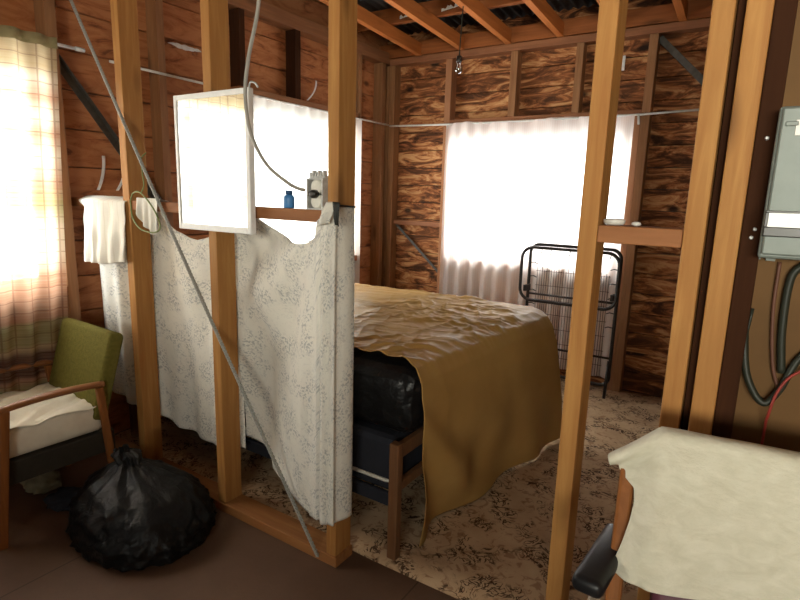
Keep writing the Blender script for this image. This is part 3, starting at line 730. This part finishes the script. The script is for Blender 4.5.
# light bulb on its cord
lb = thing('light_bulb', 'bare light bulb hanging on a dark cord before the back wall', 'light bulb', (-1.885, 3.6, 2.38))
obj('cord', MB().tube(bez([(-1.865, 3.6, 2.92), (-1.876, 3.6, 2.7), (-1.885, 3.6, 2.46)], 8), .004, 6), CABLED, lb)
obj('lamp_socket', MB().lathe([(.008, .045), (.018, .04), (.019, .005), (.016, 0)][::-1], (-1.885, 3.6, 2.425), 14), BAKEL, lb)
obj('bulb', MB().lathe([(.013, .05), (.016, .035), (.027, .012), (.029, 0), (.026, -.013), (.015, -.026), (.002, -.03)], (-1.885, 3.6, 2.378), 18), BULBG, lb)
obj('filament', MB().tube(bez([(-1.892, 3.6, 2.42), (-1.897, 3.6, 2.39), (-1.885, 3.6, 2.38), (-1.873, 3.6, 2.39), (-1.878, 3.6, 2.42)], 5), .0035, 6), CERAM, lb)
# scraps on the walls
tag(obj('paper_tag', MB().box(-1.01, -.975, YB - .012, YB - .007, 2.47, 2.575, .001), PAPER), 'little white tag pinned high on the back wall boards', 'tag')
def scrap(x, y0, y1, z, h, seed): return MB().grid(lambda u, v: (x + .006 * nz(u * 6, v * 3, seed), lerp(y0, y1, u), z + h * (v - .5) * (.5 + .6 * abs(nz(u * 5, seed, 1))) * math.sin(PI * (u * .9 + .06)) + .01 * nz(u * 4, 0, seed)), 20, 4, .2, .05, .002)
tag(obj('torn_paper', scrap(-3.135, 2.18, 2.42, 2.37, .05, 3), PAPER), 'torn strip of white paper stuck on the left wall boards', 'paper scrap')
for k, (y, dy) in enumerate(((1.72, .05), (1.85, .07), (3.50, .12))):
    z = 1.46 if k < 2 else 2.22
    tag(obj('plastic_strip', MB().grid(lambda u, v: (-3.125 + .012 * u, y - dy * u * u + .018 * v, z + (.02 if k < 2 else .0) + .19 * (1 - u) * (1 if k < 2 else .9)), 10, 2, .2, .02, .001), PAPER),
        ['short shiny curled strip on boards above the white cloth', 'longer shiny curled strip on boards beside the first post', 'curled white strip above the side window near the middle post'][k], 'plastic strip')
for k, (x, y) in enumerate(((-2.60, 3.92), (-2.22, 3.92))):
    tag(obj('plastic_scrap', MB().grid(lambda u, v: (x + .16 * u, y - .008 + .01 * nz(u * 8, v * 8, k), roofz(y) + .12 + .05 * v * (.4 + nz(u * 7, 3, k)) + .02 * u), 12, 4, .16, .05, .002), PAPER),
        ['ragged white plastic scrap on the roof purlin by the middle post', 'ragged white plastic scrap on the purlin farther from the middle post'][k], 'plastic scrap')

# ------------------------------------------------------------------ meter box and cables
mb_ = thing('meter_box', 'grey metal electricity meter box on the hardboard wall', 'meter box', (.17, 1.55, 1.38))
obj('case', MB().box(.012, .40, 1.50, 1.60, 1.383, 1.716, .006), GREYM, mb_)
obj('cover', MB().box(.018, .40, 1.488, 1.50, 1.392, 1.712, .004).box(.026, .05, 1.484, 1.49, 1.672, 1.682, .002), GREYM, mb_)
wf = obj('window_frame', MB().box(.015, .092, 1.474, 1.489, 1.434, 1.455, .002).box(.015, .0215, 1.474, 1.489, 1.455, 1.486, .001).box(.0865, .092, 1.474, 1.489, 1.455, 1.486, .001).box(.015, .092, 1.474, 1.489, 1.486, 1.491, .001), BAKEL, mb_)
obj('pane', MB().box(.0215, .0865, 1.479, 1.487, 1.455, 1.486, 0), METERG, wf)
obj('nameplate', MB().box(.045, .085, 1.485, 1.489, 1.652, 1.685, .001), CERAM, mb_)
obj('bracket', MB().box(-.002, .02, 1.588, 1.6, 1.372, 1.384, .001).box(.03, .05, 1.588, 1.6, 1.370, 1.384, .001), GREYM, mb_)
YC = 1.585
tag(obj('loop_cable', MB().tube(bez([(.006, YC, 1.276), (.012, YC, 1.18), (.03, YC - .01, 1.08), (.07, YC - .015, 1.02), (.10, YC - .01, 1.06), (.13, YC, 1.145), (.19, YC, 1.2), (.3, YC, 1.22)], 9), .0085, 8), CABLED), 'dark cable hanging in a deep loop below the meter box', 'cable')
tag(obj('drop_cable', MB().tube(bez([(.22, YC, 1.39), (.13, YC, 1.372), (.095, YC, 1.355), (.084, YC, 1.31), (.086, YC, 1.2), (.098, YC, 1.10)], 9), .009, 8), CABLED), 'dark cable dropping straight from the meter box to a blunt end', 'cable')
tag(obj('red_wire', MB().tube(bez([(.28, YC - .013, 1.21), (.14, YC - .016, 1.12), (.10, YC - .025, 1.07), (.085, YC - .03, 1.0), (.083, YC - .006, .92), (.08, YC - .003, .55)], 9), .0035, 6), REDW), 'thin red wire trailing down behind the cream towel chair', 'wire')
tag(obj('drop_wire', MB().tube(bez([(.02, YC, 1.25), (.005, YC, 1.0), (.018, YC, .6), (.02, YC, .1)], 9), .004, 6), CABLED), 'thin dark wire running down beside the dark edge board', 'wire')
tag(obj('thin_wire', MB().tube(bez([(.06, YC + .005, 1.369), (.062, YC + .005, 1.25), (.078, YC + .005, 1.12), (.1, YC + .005, 1.05)], 9), .0045, 6), plain('brown_flex', (.12, .05, .03), .5)), 'brown flex hanging from the left underside of the meter box', 'wire')

# ------------------------------------------------------------------ green armchair
gc = thing('armchair', 'wooden armchair with olive green back and white covered seat', 'armchair', (-2.725, 1.085, 0), math.radians(-2))
def arm(x):
    m = MB()
    def fn(u, v):
        y = lerp(.205, -.235, u); zc = .598 + .016 * math.sin(u * PI * .9) - .012 * u; a = 2 * PI * v
        wv = .026 * (.75 + .35 * math.sin(PI * min(1, u * 1.1))); return (x + wv * math.cos(a), y, zc + .014 * math.sin(a))
    m.grid(fn, 20, 12)
    m.bm.verts.ensure_lookup_table(); bmesh.ops.remove_doubles(m.bm, verts=m.bm.verts[:], dist=.0005); bmesh.ops.holes_fill(m.bm, edges=[e for e in m.bm.edges if e.is_boundary])
    return m
for s in (-1, 1):
    x = s * .262
    obj('arm', arm(x), CHWOOD, gc, local=True)
    obj('leg', MB().beam((x, -.255, 0), (x, -.195, .59), .04, .034, (0, 1, 0), .006), CHWOODZ, gc, local=True)
    obj('leg', MB().beam((x, .235, 0), (x, .185, .585), .034, .03, (0, 1, 0), .006), CHWOODZ, gc, local=True)
obj('seat_frame', MB().box(-.245, .245, -.22, .25, .25, .355, .006), DKBROWN, gc, local=True)
sc_ = MB(); sc_.box(-.235, .238, -.255, .21, .358, .495, .03); sc_.smooth()
def seatgrid(u, v):
    return (lerp(-.238, .242, u), lerp(-.258, .20, v), .492 + .022 * math.sin(PI * u) * math.sin(PI * v) + .008 * math.sin((u * .8 + v * .5) * 30 + 2 * nz(u * 3, v * 3, 1)) * sstep(0, .15, v))
obj('seat_cushion', sc_.boxuv(), CREAM, gc, local=True, label='white sheeted seat cushion')
obj('seat_cover', MB().grid(seatgrid, 50, 50, .5, .5, .004), CREAM, gc, local=True)
Rb = Matrix.Rotation(math.radians(-16), 3, 'X')
gbk = MB(); gbk.box(-.25, .25, -.035, .035, 0, .42, 0); bmesh.ops.bevel(gbk.bm, geom=gbk.bm.edges[:], offset=.022, segments=4, affect='EDGES', profile=.5); gbk.smooth()
for v in gbk.bm.verts:
    t = v.co.z / .42; v.co.y -= .02 * (1 - (v.co.x / .25) ** 2) * (1 if v.co.y < 0 else 0); v.co = Rb @ v.co + Vector((0, .185, .415))
gbk.bm.normal_update(); gbk.boxuv()
obj('backrest', gbk, OLIVE, gc, local=True, label='olive green upholstered backrest')

# black rubbish bag and the oddments under the chair
def bag(u, v):
    a = 2 * PI * u; t = v
    r = curve1([(0, .02), (.03, .26), (.10, .335), (.25, .345), (.42, .30), (.58, .225), (.74, .12), (.84, .055), (.92, .07), (1, .04)], t); z = curve1([(0, .004), (.03, .004), (.10, .02), (.25, .09), (.42, .17), (.58, .23), (.74, .27), (.84, .295), (.92, .33), (1, .335)], t)
    fold = sstep(.35, .85, t)
    r *= 1 + .07 * nz(math.cos(a) * 1.4, math.sin(a) * 1.4, t * 2) + fold * .16 * math.sin(a * 11 + 2 * nz(math.cos(a), math.sin(a), 3)) + .07 * (1 - abs(nz(math.cos(a) * 4, math.sin(a) * 4, t * 6))) ** 4 + .04 * (1 - abs(nz(math.cos(a) * 9, math.sin(a) * 7, t * 11 + 4))) ** 4
    sk = t * t * .19
    r *= .93; z *= .95
    return (-2.105 + r * math.cos(a) * 1.0 - sk, 1.225 + r * math.sin(a) * .80 + .04 * t, max(.004, z * (1 + .07 * nz(math.cos(a) * 2, math.sin(a) * 2, 7))))
bgm = MB().grid(bag, 120, 60); bmesh.ops.remove_doubles(bgm.bm, verts=bgm.bm.verts[:], dist=.001)
bgm.disp(lambda p: (.006 * nz(p.x, p.y, p.z, 22), .006 * nz(p.y, p.x, p.z, 24), .004 * nz(p.z, p.x, p.y, 20) if p.z > .02 else 0))
tag(obj('garbage_bag', bgm, BAGP, base=(-2.095, 1.2, 0)), 'full black plastic garbage bag tied at the top on the brown floor', 'garbage bag')
def crumple(cx, cy, r, h, seed): 
    m = MB(); bmesh.ops.create_icosphere(m.bm, subdivisions=4, radius=1)
    for v in m.bm.verts:
        k = 1 + .35 * nz(v.co.x * 2, v.co.y * 2, v.co.z * 2 + seed) + .15 * nz(v.co.x * 6, v.co.y * 6, v.co.z * 6 + seed); v.co = Vector((cx + v.co.x * r * k, cy + v.co.y * r * k, max(.002, h * (.75 + v.co.z * .75 * k))))
    return m.smooth()
tag(obj('crumpled_rag', crumple(-2.80, 1.13, .075, .07, 2), plain('dingy_rag', (.20, .18, .12), .9)), 'pale crumpled rag lying under the green armchair', 'rag')
tag(obj('dark_bundle', crumple(-2.58, 1.13, .08, .055, 5), NAVY), 'dark bundle lying under the green armchair by the garbage bag', 'bundle')

# ------------------------------------------------------------------ armchair with towel, front right
rc = thing('armchair', 'wooden armchair with black padded armrests under the cream towel', 'armchair', (.195, .945, 0), math.radians(8))
Rk = Matrix.Rotation(math.radians(-22), 3, 'X')
def back_pt(x, h, off=0): return Rk @ Vector((x, off, h)) + Vector((0, .20, .50))
bkm = MB(); bkm.box(-.25, .25, -.03, .03, .0, .50, .02, Rk, (0, .20, .50)); bkm.smooth()
obj('backrest', bkm, MAROON, rc, local=True)
stc = MB(); stc.box(-.25, .25, -.30, .20, .40, .50, 0); bmesh.ops.bevel(stc.bm, geom=stc.bm.edges[:], offset=.035, segments=4, affect='EDGES', profile=.5); stc.smooth()
obj('seat', stc, MAROON, rc, local=True)
obj('seat_frame', MB().box(-.27, .27, -.28, .22, .35, .40, .005), CHWOOD, rc, local=True)
for s in (-1, 1):
    x = s * .322
    obj('upright', MB().beam((x, .17, .0), (x, .21, .5), .036, .03, (0, 1, 0), .008).beam((x, .215, .48), tuple(back_pt(x, .44, .015)), .034, .028, (0, 1, 0), .008), CHWOODZ, rc, local=True)
    obj('leg', MB().beam((x, -.26, 0), (x, -.24, .60), .034, .034, (0, 1, 0), .008), CHWOODZ, rc, local=True)
    pad = MB(); px = s * .347
    pad.box(-.033, .033, -.14, .115, .69, .73, 0, Matrix.Rotation(s * math.radians(12), 3, 'Z'), (px, .30, 0)); bmesh.ops.bevel(pad.bm, geom=pad.bm.edges[:], offset=.016, segments=4, affect='EDGES', profile=.5); pad.smooth()
    obj('armrest_pad', pad, BLACKV, rc, local=True, label='shiny black armrest pad')
    obj('arm_support', MB().tube([(px - s * .01, .38, .68), (px + s * .01, .20, .675), (px + s * .022, .10, .66), (px + s * .015, -.06, .60), (px * .85, -.235, .57)], .012, 8), plain('pale_arm_rail', (.42, .33, .25), .5), rc, local=True)
XLEFT = [(.10, -.340), (.19, -.334), (.26, -.316), (.31, -.306), (.36, -.300), (.395, -.304), (.43, -.340), (.47, -.362), (.55, -.366)]
def towel(u, v):
    # v 0..1: hanging behind, over the top edge, down the front; u across
    s = v; HT = .515
    if s < .28: h = lerp(.20, HT, s / .28); off = .045
    elif s < .36: k = (s - .28) / .08; a = PI * k; h = HT + .022 * math.sin(a); off = .045 * math.cos(a)
    else: k = (s - .36) / .64; h = lerp(HT, .195 + .03 * sstep(.1, .6, u), k); off = -.045
    fr_ = sstep(.34, .42, s)
    xl = lerp(-.25, curve1(XLEFT, h - .075 * sstep(.38, .55, h) * fr_), sstep(.27, .33, s))
    x = xl + (.34 - xl) * (u ** 1.25)
    side = max(0, min(1, (-.262 - x) / .104))                          # the corner droops past the frame on the left
    droop = side * .088 * sstep(.30, .5, h) * (1 if s > .28 else .6)
    p = back_pt(x, h - droop, off)
    p.y += side * .022 * fr_ * sstep(.25, .45, h) + .60 * max(0, -.258 - x) * sstep(.28, .5, s)
    p += Vector((0, -.006 * nz(u * 6, s * 6, 3) - .010 * math.exp(-((x - h * .35 + .37) / .018) ** 2) * fr_ * sstep(.38, .30, h), .004 * nz(u * 5, s * 5, 9)))
    return p
tw = obj('towel', MB().grid(towel, 110, 110, .7, 1.0, .004), TOWELM, None, local=True)
tw.location = rc.location; tw.rotation_euler = rc.rotation_euler
tag(tw, 'cream towel spread over the back of the front right armchair', 'towel')
